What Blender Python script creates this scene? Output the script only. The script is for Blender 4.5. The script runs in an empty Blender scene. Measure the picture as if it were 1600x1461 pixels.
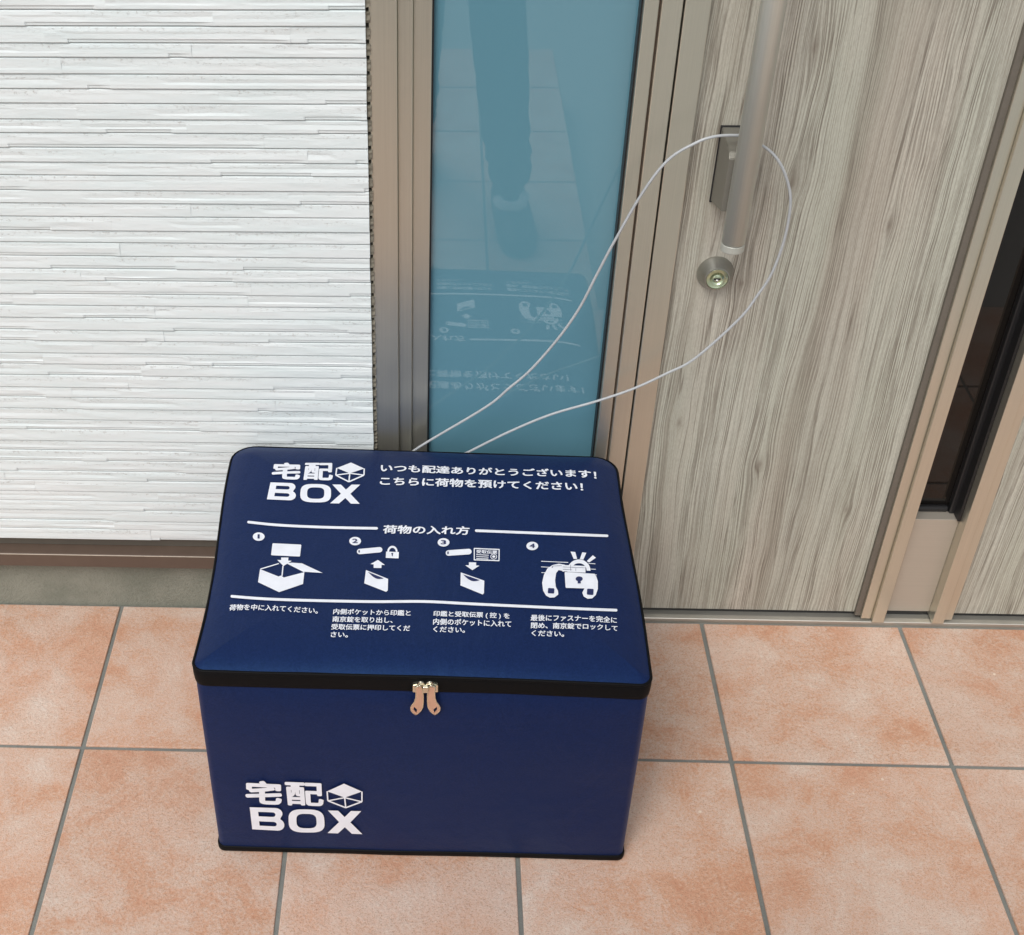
import bpy, bmesh, math, random
from mathutils import Vector, Matrix, noise as mnoise
random.seed(11)
sc = bpy.context.scene
C = sc.collection

# ------------------------------------------------------------------ camera
CP = Vector((-0.00803, -1.50093, 1.46028)); PITCH, YAW, ROLL = 0.663172, 0.0466257, -0.0145237
FPX, PX, PY = 2064.99, 597.483, 739.002
def cam_axes():
    Rz = Matrix.Rotation(YAW, 3, 'Z')
    f = Rz @ Vector((0, math.cos(PITCH), -math.sin(PITCH)))
    u = Rz @ Vector((0, math.sin(PITCH), math.cos(PITCH)))
    r = Rz @ Vector((1, 0, 0))
    c, s = math.cos(ROLL), math.sin(ROLL)
    return r*c + u*s, u*c - r*s, f
RT, UP, FW = cam_axes()
cd = bpy.data.cameras.new('camera'); cam = bpy.data.objects.new('camera', cd); C.objects.link(cam)
cd.sensor_width = 36; cd.lens = FPX/1600*36; cd.shift_x = (800-PX)/1600; cd.shift_y = (PY-730.5)/1600
cd.clip_start = 0.01; cd.clip_end = 500
M4 = Matrix((RT, UP, -FW)).transposed().to_4x4(); M4.translation = CP
cam.matrix_world = M4
sc.camera = cam
# measured points of the photograph turned into places on a known plane
def ray(p): return FW + RT*((p[0]-PX)/FPX) - UP*((p[1]-PY)/FPX)
def on_y(p, Y): d = ray(p); return CP + d*((Y-CP.y)/d.y)
def on_z(p, Z): d = ray(p); return CP + d*((Z-CP.z)/d.z)

# ------------------------------------------------------------------ light
w = bpy.data.worlds.new('World'); sc.world = w; w.use_nodes = True
nt = w.node_tree; nt.nodes.clear()
out = nt.nodes.new('ShaderNodeOutputWorld'); bg = nt.nodes.new('ShaderNodeBackground')
sky = nt.nodes.new('ShaderNodeTexSky'); sky.sky_type = 'NISHITA'; sky.sun_disc = False
SUN_EL, SUN_AZ = math.radians(52), math.radians(205)     # behind the camera, a little to its left
sky.sun_elevation = SUN_EL; sky.sun_rotation = SUN_AZ; sky.air_density = 1.0; sky.dust_density = 3.0
hs = nt.nodes.new('ShaderNodeHueSaturation'); hs.inputs['Saturation'].default_value = 0.30   # cloud cover greys the sky
nt.links.new(sky.outputs[0], hs.inputs['Color']); nt.links.new(hs.outputs[0], bg.inputs[0])
bg.inputs[1].default_value = 0.13; nt.links.new(bg.outputs[0], out.inputs[0])
sl = bpy.data.lights.new('sun', 'SUN'); sl.energy = 1.5; sl.angle = math.radians(28); sl.color = (1, .985, .96)
sun = bpy.data.objects.new('sun', sl); C.objects.link(sun)
sd = Vector((math.sin(SUN_AZ)*math.cos(SUN_EL), math.cos(SUN_AZ)*math.cos(SUN_EL), math.sin(SUN_EL)))
sun.rotation_euler = sd.to_track_quat('Z', 'Y').to_euler()
sc.view_settings.view_transform = 'Standard'; sc.view_settings.look = 'None'
sc.view_settings.gamma = 1; sc.view_settings.use_curve_mapping = False
sc.view_settings.exposure = 0.08

# ------------------------------------------------------------------ helpers
def link(o, parent=None):
    C.objects.link(o)
    if parent: o.parent = parent
    return o
def mesh_obj(name, me, mat, parent=None, smooth=False):
    o = bpy.data.objects.new(name, me)
    if mat:
        me.materials.clear(); me.materials.append(mat)
    if smooth:
        for p in me.polygons: p.use_smooth = True
    return link(o, parent)
def obj(name, bm, mat, parent=None, smooth=False):
    bmesh.ops.recalc_face_normals(bm, faces=bm.faces)
    me = bpy.data.meshes.new(name); bm.to_mesh(me); bm.free()
    return mesh_obj(name, me, mat, parent, smooth)
def thing(name, label, cat, loc=(0, 0, 0), group=None):
    o = bpy.data.objects.new(name, None); C.objects.link(o); o.empty_display_size = .05
    o['label'] = label; o['category'] = cat
    if group: o['group'] = group
    return o
def struct(o): o['kind'] = 'structure'; return o
def stuff(o): o['kind'] = 'stuff'; return o
def bx(bm, x0, x1, y0, y1, z0, z1, bev=0, seg=2):
    r = bmesh.ops.create_cube(bm, size=1)
    for v in r['verts']:
        v.co = Vector(((x0+x1)/2 + v.co.x*(x1-x0), (y0+y1)/2 + v.co.y*(y1-y0), (z0+z1)/2 + v.co.z*(z1-z0)))
    if bev:
        es = list({e for v in r['verts'] for e in v.link_edges})
        bmesh.ops.bevel(bm, geom=es, offset=bev, segments=seg, affect='EDGES', profile=.5)
    return bm
def box_obj(name, mat, parent, x0, x1, y0, y1, z0, z1, bev=.0008, seg=2):
    return obj(name, bx(bmesh.new(), x0, x1, y0, y1, z0, z1, bev, seg), mat, parent)
def catmull(P, n=8, closed=False):
    P = [Vector(p) for p in P]; N = len(P); R = []
    rng = range(N) if closed else range(N-1)
    for i in rng:
        g = (lambda k: P[k % N]) if closed else (lambda k: P[max(0, min(N-1, k))])
        a, b, c, d = g(i-1), g(i), g(i+1), g(i+2)
        for k in range(n):
            t = k/n
            R.append(.5*((2*b)+(c-a)*t+(2*a-5*b+4*c-d)*t*t+(3*b-3*c+d-a)*t**3))
    if not closed: R.append(P[-1])
    return R
def tube(bm, P, r, sides=8, closed=False, cap=True):
    n = len(P); rings = []; prev = None
    for i, p in enumerate(P):
        if closed: t = P[(i+1) % n]-P[i-1]
        else: t = P[min(n-1, i+1)]-P[max(0, i-1)]
        t = t.normalized()
        ref = prev if prev is not None else (Vector((0, 0, 1)) if abs(t.z) < .9 else Vector((1, 0, 0)))
        nrm = (ref - t*ref.dot(t)).normalized(); prev = nrm; b = t.cross(nrm)
        rr = r[i] if isinstance(r, (list, tuple)) else r
        rings.append([bm.verts.new(p+(nrm*math.cos(2*math.pi*k/sides)+b*math.sin(2*math.pi*k/sides))*rr) for k in range(sides)])
    for i in range(n if closed else n-1):
        A, B = rings[i], rings[(i+1) % n]
        for k in range(sides): bm.faces.new((A[k], A[(k+1) % sides], B[(k+1) % sides], B[k]))
    if cap and not closed: bm.faces.new(rings[0][::-1]); bm.faces.new(rings[-1])
    return bm
def lathe_y(bm, cx, cz, prof, n=40):
    """prof: list of (radius, y) along an axis parallel to Y"""
    rings = []
    for r, y in prof:
        rings.append([bm.verts.new((cx+r*math.cos(2*math.pi*k/n), y, cz+r*math.sin(2*math.pi*k/n))) for k in range(n)])
    for A, B in zip(rings, rings[1:]):
        for k in range(n): bm.faces.new((A[k], A[(k+1) % n], B[(k+1) % n], B[k]))
    bm.faces.new(rings[-1]); bm.faces.new(rings[0][::-1])
    return bm

# ------------------------------------------------------------------ materials
class NT:
    def __init__(s, name):
        s.m = bpy.data.materials.new(name); s.m.use_nodes = True; s.t = s.m.node_tree
        s.b = s.t.nodes['Principled BSDF']
    def n(s, typ, **kw):
        nd = s.t.nodes.new(typ)
        for k, v in kw.items():
            if k in nd.inputs.keys(): s.set(nd.inputs[k], v)
            else: setattr(nd, k, v)
        return nd
    def set(s, sock, v):
        if hasattr(v, 'is_output'): s.t.links.new(v, sock)
        else: sock.default_value = v
    def P(s, **kw):
        for k, v in kw.items():
            k = k.replace('_', ' ')
            s.set(s.b.inputs[k], v)
    def math(s, op, a, b=0.0, c=None, clamp=False):
        nd = s.t.nodes.new('ShaderNodeMath'); nd.operation = op; nd.use_clamp = clamp
        s.set(nd.inputs[0], a); s.set(nd.inputs[1], b)
        if c is not None: s.set(nd.inputs[2], c)
        return nd.outputs[0]
    def noise(s, vec, scale, detail=4, rough=.5, dist=0.0):
        nd = s.t.nodes.new('ShaderNodeTexNoise'); s.set(nd.inputs['Vector'], vec)
        nd.inputs['Scale'].default_value = scale; nd.inputs['Detail'].default_value = detail
        nd.inputs['Roughness'].default_value = rough; nd.inputs['Distortion'].default_value = dist
        return nd.outputs['Fac']
    def ramp(s, fac, stops, interp='LINEAR'):
        nd = s.t.nodes.new('ShaderNodeValToRGB'); s.set(nd.inputs[0], fac); r = nd.color_ramp; r.interpolation = interp
        while len(r.elements) < len(stops): r.elements.new(.5)
        for e, (p, c) in zip(r.elements, stops):
            e.position = p; e.color = (c, c, c, 1) if not hasattr(c, '__len__') else (*c[:3], 1)
        return nd.outputs[0]
    def mix(s, f, a, b, mode='MIX'):
        nd = s.t.nodes.new('ShaderNodeMix'); nd.data_type = 'RGBA'; nd.blend_type = mode
        s.set(nd.inputs[0], f)
        for i, v in ((6, a), (7, b)):
            if hasattr(v, 'is_output'): s.t.links.new(v, nd.inputs[i])
            else: nd.inputs[i].default_value = (*v[:3], 1)
        return nd.outputs[2]
    def mapv(s, vec, scale=(1, 1, 1), loc=(0, 0, 0)):
        nd = s.t.nodes.new('ShaderNodeMapping'); s.set(nd.inputs[0], vec); nd.inputs['Scale'].default_value = scale; nd.inputs['Location'].default_value = loc
        return nd.outputs[0]
    def co(s): return s.t.nodes.new('ShaderNodeTexCoord').outputs['Object']
    def bump(s, h, strength, dist):
        nd = s.t.nodes.new('ShaderNodeBump'); s.set(nd.inputs['Height'], h); nd.inputs['Strength'].default_value = strength; nd.inputs['Distance'].default_value = dist
        s.t.links.new(nd.outputs[0], s.b.inputs['Normal'])

def plain(name, col, rough=.5, metal=0.0, **kw):
    k = NT(name); v = k.co(); f = k.noise(v, 60, 3)
    c = k.mix(f, [x*.88 for x in col], [min(1, x*1.1) for x in col])
    k.P(**{**dict(Base_Color=c, Roughness=rough, Metallic=metal), **kw})
    return k.m

def mat_metal(name='champagne_anodised', col=(.66, .635, .535), rough=.25, zs=1.5, xs=220, metallic=.85):
    k = NT(name); v = k.co()
    br = k.noise(k.mapv(v, (xs, xs, zs)), 4, 3, .6)
    sm = k.noise(v, 7, 2)
    c = k.mix(br, [x*.90 for x in col], [x*1.08 for x in col])
    c = k.mix(k.math('MULTIPLY', sm, .12), c, [x*.8 for x in col])
    k.P(Base_Color=c, Metallic=metallic, Roughness=k.math('MULTIPLY_ADD', br, .12, rough))
    k.bump(br, .12, .0006)
    return k.m

def mat_wood():
    k = NT('wood_grain_laminate'); v = k.co()
    sx = k.n('ShaderNodeSeparateXYZ'); k.set(sx.inputs[0], v); X, Z = sx.outputs[0], sx.outputs[2]
    low = k.noise(k.mapv(v, (4.5, 1, 1.0)), 1.5, 1.5, .45)
    low2 = k.noise(k.mapv(v, (22, 1, 6.5), (3, 0, 1)), 1.4, 1.5, .45)
    xw = k.math('ADD', X, k.math('MULTIPLY', k.math('SUBTRACT', low, .5), .040))
    xw = k.math('ADD', xw, k.math('MULTIPLY', k.math('SUBTRACT', low2, .5), .007))
    knotmask = None
    for (kx, kz, r, tall) in ((.461, .300, .011, 2.1), (.390, .595, .009, 1.8), (.338, .372, .008, 2.6), (.430, .735, .012, 2.4), (.425, .905, .014, 3), (.56, .68, .010, 3), (.93, .2, .012, 2.5), (.60, .22, .009, 3)):
        dx = k.math('SUBTRACT', X, kx); dz = k.math('DIVIDE', k.math('SUBTRACT', Z, kz), tall)
        d2 = k.math('ADD', k.math('MULTIPLY', dx, dx), k.math('MULTIPLY', dz, dz))
        g = k.math('DIVIDE', r*r*2.2, k.math('ADD', d2, r*r*.8))
        xw = k.math('SUBTRACT', xw, k.math('MULTIPLY', k.math('MULTIPLY', dx, g), .30))
        kk = k.math('DIVIDE', r*r*.10, k.math('ADD', d2, r*r*.12))
        knotmask = kk if knotmask is None else k.math('MAXIMUM', knotmask, kk)
    cb = k.n('ShaderNodeCombineXYZ'); k.set(cb.inputs[0], xw); k.set(cb.inputs[2], k.math('MULTIPLY', Z, .012))
    W = cb.outputs[0]
    Wj = k.n('ShaderNodeCombineXYZ'); k.set(Wj.inputs[0], xw); k.set(Wj.inputs[2], k.math('MULTIPLY', Z, .011)); Wj = Wj.outputs[0]
    def ridge(scale, width, det=1.5):
        n_ = k.noise(Wj, scale, det, .5)
        return k.ramp(k.math('ABSOLUTE', k.math('SUBTRACT', n_, .5)), [(0, 1), (width, 0)])
    r1 = ridge(85, .021, 2.5); r2 = ridge(180, .048, 1.5); ph = k.math('MULTIPLY', k.math('ADD', xw, k.math('MULTIPLY', k.noise(Wj, 60, 2, .5), .012)), 2*math.pi/.0031)
    r3 = k.ramp(k.math('MULTIPLY_ADD', k.math('SINE', ph), .5, .5), [(.30, 0), (.95, 1)])
    med = k.noise(W, 75, 3, .6)
    broad = k.noise(W, 17, 3, .55)
    patch = k.noise(k.mapv(v, (8, 1, 1.6)), 2, 3, .55)
    grit = k.noise(k.mapv(v, (1100, 1100, 190)), 1.0, 2, .6)
    fleck = k.noise(k.mapv(v, (160, 160, 14)), 1.0, 4, .65)
    hue = k.noise(k.mapv(v, (12, 1, 1.5)), 1, 2, .5)
    base = k.mix(k.ramp(hue, [(.40, 0), (.60, 1)]), (.485, .490, .410), (.530, .490, .415))
    base = k.mix(k.math('MULTIPLY', k.ramp(patch, [(.35, 0), (.7, 1)]), .6), base, (.57, .56, .485))
    c = k.mix(k.math('MULTIPLY', k.ramp(broad, [(.50, 0), (.64, 1)]), .44), base, (.235, .200, .155))
    c = k.mix(k.math('MULTIPLY', k.ramp(med, [(.50, 0), (.68, 1)]), .15), c, (.21, .180, .14))
    dk = k.ramp(k.noise(Wj, 30, 2, .5), [(.38, .25), (.58, 1)])
    ln = k.math('MULTIPLY', r1, .82)
    ln = k.math('MAXIMUM', ln, k.math('MULTIPLY', r2, k.math('MULTIPLY', dk, .72)))
    ln = k.math('MAXIMUM', ln, k.math('MULTIPLY', r3, k.math('MULTIPLY', k.ramp(k.noise(Wj, 120, 2, .6), [(.36, .1), (.62, 1)]), k.math('MULTIPLY_ADD', dk, .50, .36))))
    ln = k.math('MULTIPLY', ln, k.ramp(fleck, [(.30, .35), (.55, 1)]))
    c = k.mix(ln, c, (.115, .090, .066))
    c = k.mix(k.math('MULTIPLY', k.ramp(grit, [(.42, 0), (.66, 1)]), .26), c, (.20, .165, .13))
    c = k.mix(k.math('MINIMUM', k.math('MULTIPLY', knotmask, .7), .7), c, (.13, .095, .07))
    k.P(Base_Color=c, Roughness=.48, Specular_IOR_Level=.35)
    k.bump(k.math('SUBTRACT', 1, k.math('ADD', k.math('MULTIPLY', ln, .6), k.math('MULTIPLY', grit, .3))), .25, .0006)
    return k.m

def mat_tile():
    k = NT('terracotta_tile'); v = k.co()
    oi = k.n('ShaderNodeObjectInfo'); vm = k.n('ShaderNodeVectorMath', operation='MULTIPLY_ADD')
    k.set(vm.inputs[0], oi.outputs['Location']); vm.inputs[1].default_value = (7.31, 5.77, 3.1); k.set(vm.inputs[2], v)
    V = vm.outputs[0]
    a = k.noise(V, 8, 8, .64, .4); b = k.noise(k.mapv(V, (1, 1, 1), (4, 7, 1)), 22, 8, .74, .7)
    g = k.noise(V, 230, 4, .7); g2 = k.noise(V, 620, 2, .6); big = k.noise(V, 3.2, 3, .5)
    m = k.math('ADD', k.math('MULTIPLY', a, .72), k.math('MULTIPLY', b, .28))
    m = k.math('ADD', m, k.math('MULTIPLY', k.math('SUBTRACT', g, .5), .38))
    c = k.ramp(m, [(.34, (.555, .255, .145)), (.43, (.60, .335, .215)), (.50, (.63, .420, .315)), (.58, (.66, .500, .405)), (.68, (.70, .605, .530))])
    c = k.mix(k.math('MULTIPLY', k.ramp(big, [(.4, 0), (.65, 1)]), .30), c, (.68, .46, .36))
    c = k.mix(k.math('MULTIPLY', k.ramp(g2, [(.32, 1), (.46, 0)]), .60), c, (.33, .175, .10))
    c = k.mix(k.math('MULTIPLY', k.ramp(g, [(.60, 0), (.74, 1)]), .28), c, (.74, .60, .48))
    rnd = k.math('MULTIPLY_ADD', oi.outputs['Random'], .14, .92)
    cc = k.n('ShaderNodeCombineXYZ')
    for i in range(3): k.set(cc.inputs[i], rnd)
    c = k.mix(1.0, c, cc.outputs[0], 'MULTIPLY')
    vo = k.n('ShaderNodeTexVoronoi'); k.set(vo.inputs['Vector'], V); vo.inputs['Scale'].default_value = 26
    speck = k.ramp(vo.outputs['Distance'], [(.035, 1), (.07, 0)])
    c = k.mix(k.math('MULTIPLY', speck, k.ramp(b, [(.52, 0), (.56, .9)])), c, (.80, .68, .56))
    c = k.mix(k.math('MULTIPLY', speck, k.ramp(b, [(.36, .9), (.40, 0)])), c, (.07, .05, .04))
    k.P(Base_Color=c, Roughness=.55, Specular_IOR_Level=.4)
    h = k.math('ADD', k.math('MULTIPLY', g, .5), k.math('ADD', k.math('MULTIPLY', g2, .25), k.math('MULTIPLY', b, 1.2)))
    k.bump(h, .8, .0022)
    return k.m

def mat_siding():
    k = NT('white_cement_siding'); v = k.co()
    a = k.noise(k.mapv(v, (6, 6, 60)), 1, 4, .6); g = k.noise(v, 900, 3, .6); r = k.noise(k.mapv(v, (45, 45, 220)), 1, 4, .62)
    p = k.noise(k.mapv(v, (230, 230, 330)), 1, 3, .7); pm = k.noise(k.mapv(v, (7, 7, 90)), 1, 2, .5)
    c = k.mix(k.ramp(a, [(.35, 0), (.65, 1)]), (.680, .745, .745), (.735, .775, .775))
    wr = k.noise(k.mapv(v, (3, 3, 25)), 1, 3)
    c = k.mix(k.math('MULTIPLY', k.ramp(wr, [(.5, 0), (.72, 1)]), .25), c, (.72, .715, .70))
    at = k.n('ShaderNodeAttribute'); at.attribute_name = 'pit'
    pit = k.math('MULTIPLY', k.math('MULTIPLY', k.ramp(p, [(.56, 0), (.66, 1)]), k.ramp(pm, [(.42, 0), (.58, 1)])), at.outputs['Fac'])
    c = k.mix(k.math('MULTIPLY', pit, .55), c, (.45, .43, .40))
    k.P(Base_Color=c, Roughness=.72, Specular_IOR_Level=.3)
    h = k.math('ADD', k.math('MULTIPLY', r, 1.0), k.math('ADD', k.math('MULTIPLY', g, .12), k.math('MULTIPLY', pit, -1.0)))
    k.bump(h, .45, .0014)
    return k.m

def mat_fabric():
    k = NT('navy_polyester'); v = k.co()
    mp = k.n('ShaderNodeVectorMath', operation='SCALE'); k.set(mp.inputs[0], v); mp.inputs['Scale'].default_value = 1
    w1 = k.n('ShaderNodeTexWave', bands_direction='X'); k.set(w1.inputs[0], v); w1.inputs['Scale'].default_value = 240; w1.inputs['Distortion'].default_value = .6
    sep = k.n('ShaderNodeSeparateXYZ'); k.set(sep.inputs[0], v)
    yz = k.math('ADD', sep.outputs[1], sep.outputs[2])
    cb = k.n('ShaderNodeCombineXYZ'); k.set(cb.inputs[0], yz); k.set(cb.inputs[1], sep.outputs[0])
    w2 = k.n('ShaderNodeTexWave', bands_direction='X'); k.set(w2.inputs[0], cb.outputs[0]); w2.inputs['Scale'].default_value = 240; w2.inputs['Distortion'].default_value = .6
    wv = k.math('MULTIPLY', w1.outputs['Fac'], w2.outputs['Fac'])
    n1 = k.noise(v, 700, 2, .6); n3 = k.noise(v, 330, 2, .6); n2 = k.noise(v, 6, 3, .5)
    f = k.math('ADD', k.math('MULTIPLY', wv, .45), k.math('MULTIPLY', k.ramp(k.math('ADD', k.math('MULTIPLY', n1, .5), k.math('MULTIPLY', n3, .5)), [(.35, 0), (.65, 1)]), .55))
    c = k.mix(f, (.0035, .0080, .038), (.0100, .0215, .094))
    c = k.mix(k.math('MULTIPLY', n2, .35), c, (.0075, .0110, .056))
    k.P(Base_Color=c, Roughness=.46, Specular_IOR_Level=.40, Specular_Tint=(.20, .50, 1, 1), Sheen_Weight=.10, Sheen_Roughness=.35, Sheen_Tint=(.10, .34, 1, 1))
    rip = k.noise(k.mapv(v, (5, 5, 9)), 1, 3, .5)
    cr = k.noise(k.mapv(v, (22, 9, 12), (2, 1, 0)), 1, 3, .55, 1.2)
    k.bump(k.math('ADD', k.math('MULTIPLY', f, .13), k.math('ADD', k.math('MULTIPLY', rip, 2.5), k.math('MULTIPLY', cr, .9))), .5, .0026)
    return k.m

def mat_glass_frosted():
    k = NT('teal_frosted_glass'); v = k.co(); n = k.noise(v, 1.6, 2); ft = k.noise(v, 800, 2)
    c = k.mix(n, (.100, .245, .318), (.128, .295, .365)); c = k.mix(k.math('MULTIPLY', ft, .2), c, (.13, .27, .32))
    k.P(Base_Color=c, Roughness=.30, Specular_IOR_Level=.2, Coat_Weight=1.0, Coat_Roughness=.008, Coat_IOR=1.85)
    return k.m

def mat_concrete():
    k = NT('trowelled_mortar'); v = k.co(); a = k.noise(v, 14, 5, .6); g = k.noise(v, 190, 4, .7); g2 = k.noise(v, 600, 2, .6)
    c = k.mix(k.ramp(a, [(.35, 0), (.65, 1)]), (.195, .205, .165), (.265, .270, .222))
    c = k.mix(k.math('MULTIPLY', k.ramp(g2, [(.6, 0), (.75, 1)]), .5), c, (.36, .33, .27))
    c = k.mix(k.math('MULTIPLY', k.ramp(g, [(.3, 1), (.42, 0)]), .4), c, (.12, .115, .09))
    k.P(Base_Color=c, Roughness=.9); k.bump(k.math('ADD', g, k.math('MULTIPLY', g2, .4)), .8, .003)
    return k.m

def mat_grout():
    k = NT('grey_grout'); v = k.co(); a = k.noise(v, 12, 4, .6); g = k.noise(v, 500, 3, .7)
    c = k.mix(k.ramp(a, [(.3, 0), (.7, 1)]), (.185, .195, .180), (.27, .28, .255)); c = k.mix(k.math('MULTIPLY', g, .35), c, (.14, .135, .12))
    k.P(Base_Color=c, Roughness=.95); k.bump(g, .7, .002)
    return k.m

METAL = mat_metal(); WOOD = mat_wood(); TILE = mat_tile(); SIDING = mat_siding(); NAVY = mat_fabric()
GLASS = mat_glass_frosted(); MORTAR = mat_concrete(); GROUT = mat_grout()
METAL_H = mat_metal('brushed_panel_metal', (.50, .455, .385), .35, 220, 1.5, .45)
HANDLE = mat_metal('satin_nickel', (.66, .68, .61), .33, 1.0, 160, .30)
BRACKET = mat_metal('dark_nickel', (.27, .26, .225), .42, 1.0, 160, .6)
LOCKM = mat_metal('lock_steel', (.42, .42, .385), .30, 60, 60, .95)
THRESH = mat_metal('threshold_aluminium', (.60, .58, .52), .40, 1.0, 4, .8)
BROWN = plain('brown_coated_steel', (.120, .083, .062), .55, .1)
BROWN_TOP = plain('grey_brown_flashing', (.16, .145, .12), .45, .3)
RUBBER = plain('black_rubber', (.012, .012, .013), .45)
DARKGAP = plain('dark_gap', (.02, .019, .018), .8)
SEAL = plain('sealant', (.215, .195, .150), .8)
BLACKTAPE = plain('black_tape', (.0045, .0045, .005), .6, Specular_IOR_Level=.10)
WHITEPRINT = plain('white_print', (.78, .80, .86), .55)
NAVYPRINT = plain('navy_gap', (.010, .018, .09), .6)
DARKGLASS = NT('smoked_glass'); DARKGLASS.P(Base_Color=(.010, .0085, .0075, 1), Roughness=.02, Specular_IOR_Level=.4); DARKGLASS = DARKGLASS.m
BRASS = mat_metal('lock_core_brass', (.56, .64, .44), .22, 30, 30)
CHROME = plain('chrome', (.75, .75, .72), .12, 1.0)
ZINC = plain('pale_gold_slider', (.80, .76, .62), .25, 1.0)
COPPER = plain('rose_gold_tab', (.72, .47, .34), .36, .6)
CABLE = plain('grey_white_cable_sleeve', (.43, .45, .465), .35)
ASPHALT = plain('pale_concrete_yard', (.36, .36, .34), .9)
GRAVEL = plain('pale_paving', (.27, .26, .25), .9)

# ------------------------------------------------------------------ ground and porch floor
bm = bmesh.new(); bx(bm, -40, 40, -60, 30, -.4, -.16); struct(obj('ground', bm, ASPHALT))
T = .305; X0 = -.4976; Y1 = -.2766; YEND = Y1-T*7
bm = bmesh.new()
bx(bm, X0-T*5, X0+T*9, Y1-T*2-.004, .30, -.158, -.0028)
bx(bm, X0-T*5, .345, YEND, Y1-T*2-.004, -.158, -.0028)
porch = struct(obj('porch_floor', bm, GROUT))
G = .0030
tile_cache = {}
def tile(x0, x1, y0, y1):
    w_, d_ = round(x1-x0, 4), round(y1-y0, 4)
    if (w_, d_) not in tile_cache:
        b = bmesh.new(); bx(b, -w_/2, w_/2, -d_/2, d_/2, -.010, 0, .0016, 2)
        me = bpy.data.meshes.new('tile'); b.to_mesh(me); b.free(); me.materials.append(TILE)
        for p in me.polygons: p.use_smooth = False
        tile_cache[(w_, d_)] = me
    o = bpy.data.objects.new('tile', tile_cache[(w_, d_)]); o.location = ((x0+x1)/2, (y0+y1)/2, random.uniform(-.0003, .0003))
    o.rotation_euler = (random.uniform(-.001, .001), random.uniform(-.001, .001), random.uniform(-.0012, .0012))
    return link(o, porch)
for k in range(-5, 9):
    xa, xb = X0+k*T+G, X0+(k+1)*T-G
    for j in range(0, 8):
        yb = (Y1-T*(j-1)-G) if j else (-.0035 if xa > -.12 else .0120)
        ya = Y1-T*j+G
        xbb = xb
        if j >= 3:
            if xa > .33: continue
            xbb = min(xb, .343)
        if j == 0 and xa < -.12 < xb:
            tile(xa, xb, ya, -.0035)
        else: tile(xa, xbb, ya, yb)

# ------------------------------------------------------------------ exterior wall with stacked siding strips
wall = thing('exterior_wall', 'white ribbed siding wall above a brown drip rail and grey mortar base', 'wall')
def lerp(a, b, t): return a+(b-a)*t
def strip(bm, x0, x1, zt, zb, seed, pit_layer, nseg=None):
    """one course piece: split-stone face with a proud lower lip"""
    rnd = random.Random(seed)
    proud = rnd.uniform(-.0005, .0005)
    stepped = rnd.random() < .55
    s_a = rnd.uniform(x0, x1); s_b = s_a+rnd.uniform(.05, .3)
    if rnd.random() < .5: s_b = x1
    chip_z = rnd.uniform(.3, .62); chip_d = rnd.uniform(.0003, .0009)
    h = zt-zb
    n = nseg or max(6, int((x1-x0)/.014))
    xs = [lerp(x0, x1, i/n) for i in range(n+1)]
    if stepped:
        for e in (s_a, s_b):
            if x0+.004 < e < x1-.004: xs += [e-.0012, e+.0012]
    xs = sorted(xs)
    rows = []
    for x in xs:
        a = mnoise.noise(Vector((x*9, seed*1.7, 0)))*.0011
        b = mnoise.noise(Vector((x*22, seed*2.3, 4)))*.0007
        cw = mnoise.noise(Vector((x*14, seed*.7, 9)))*.0010
        stp = .0015 if (stepped and s_a < x < s_b) else 0.0
        zs = zb+.0042+cw*.5
        y = -.001-proud
        prof = [(.0034, zt), (.0006+y, zt-.0002), (y-.0006+b, zt-.0012),
                (y-.0010+a, zt-h*.28), (y-.0014+a+chip_d*(1 if mnoise.noise(Vector((x*6, seed, 2))) > 0 else 0), zt-h*chip_z+cw*1.6),
                (y-.0018+b, zs+.0007), (y-.0018+b+stp, zs), (y-.0020+stp+b*.5, zb+.0010), (y-.0013+stp, zb), (.0034, zb)]
        rows.append([bm.verts.new((x, p[0], p[1])) for p in prof])
    pv = [0, .4, 1, 1, .25, 0, 0, 0, 0, 0]
    for r in rows:
        for v, val in zip(r, pv): v[pit_layer] = val
    for A, B in zip(rows, rows[1:]):
        for k in range(len(A)-1): bm.faces.new((A[k], A[k+1], B[k+1], B[k]))
    bm.faces.new(rows[0]); bm.faces.new(rows[-1][::-1])
PITCHZ = .01857; ZS0 = .1530
XR = -.0900
rows_n = 44
def new_pit_bm():
    b = bmesh.new(); return b, b.verts.layers.float.new('pit')
for r in range(rows_n):
    zb = ZS0+r*PITCHZ+.0009*math.sin(r*2.4)+(.0009 if r else 0); zt = ZS0+(r+1)*PITCHZ-.0002+.0009*math.sin((r+1)*2.4)
    cuts = [-1.6]; x = -1.6+random.uniform(.5, .9)
    while x < XR-.07:
        cuts.append(x); x += random.uniform(.13, .46)
    cuts.append(XR+random.uniform(-.0004, .0004))
    for i, (a, b) in enumerate(zip(cuts, cuts[1:])):
        q, pl = new_pit_bm(); strip(q, a, b, zt, zb, r*17+i*3.1, pl)
        obj('siding_strip', q, SIDING, wall)
q, pl = new_pit_bm()
for r in range(rows_n, 125):
    strip(q, -1.6, XR, ZS0+(r+1)*PITCHZ-.0011, ZS0+r*PITCHZ, r*5.3, pl, 12)
for r in range(0, 125):
    strip(q, 1.19, 2.6, ZS0+(r+1)*PITCHZ-.0011, ZS0+r*PITCHZ, r*7.7, pl, 12)
for r in range(114, 125):
    strip(q, XR+.001, 1.189, ZS0+(r+1)*PITCHZ-.0011, ZS0+r*PITCHZ, r*9.7, pl, 12)
stuff(obj('siding_field', q, SIDING, wall))
box_obj('backing_board', plain('backing', (.5, .5, .48), .9), wall, -1.6, -.0905, .0032, .0120, .1545, 2.475, 0)
box_obj('foundation', MORTAR, wall, -1.6, -.0925, .0150, .12, -.15, .135, 0)
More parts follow.
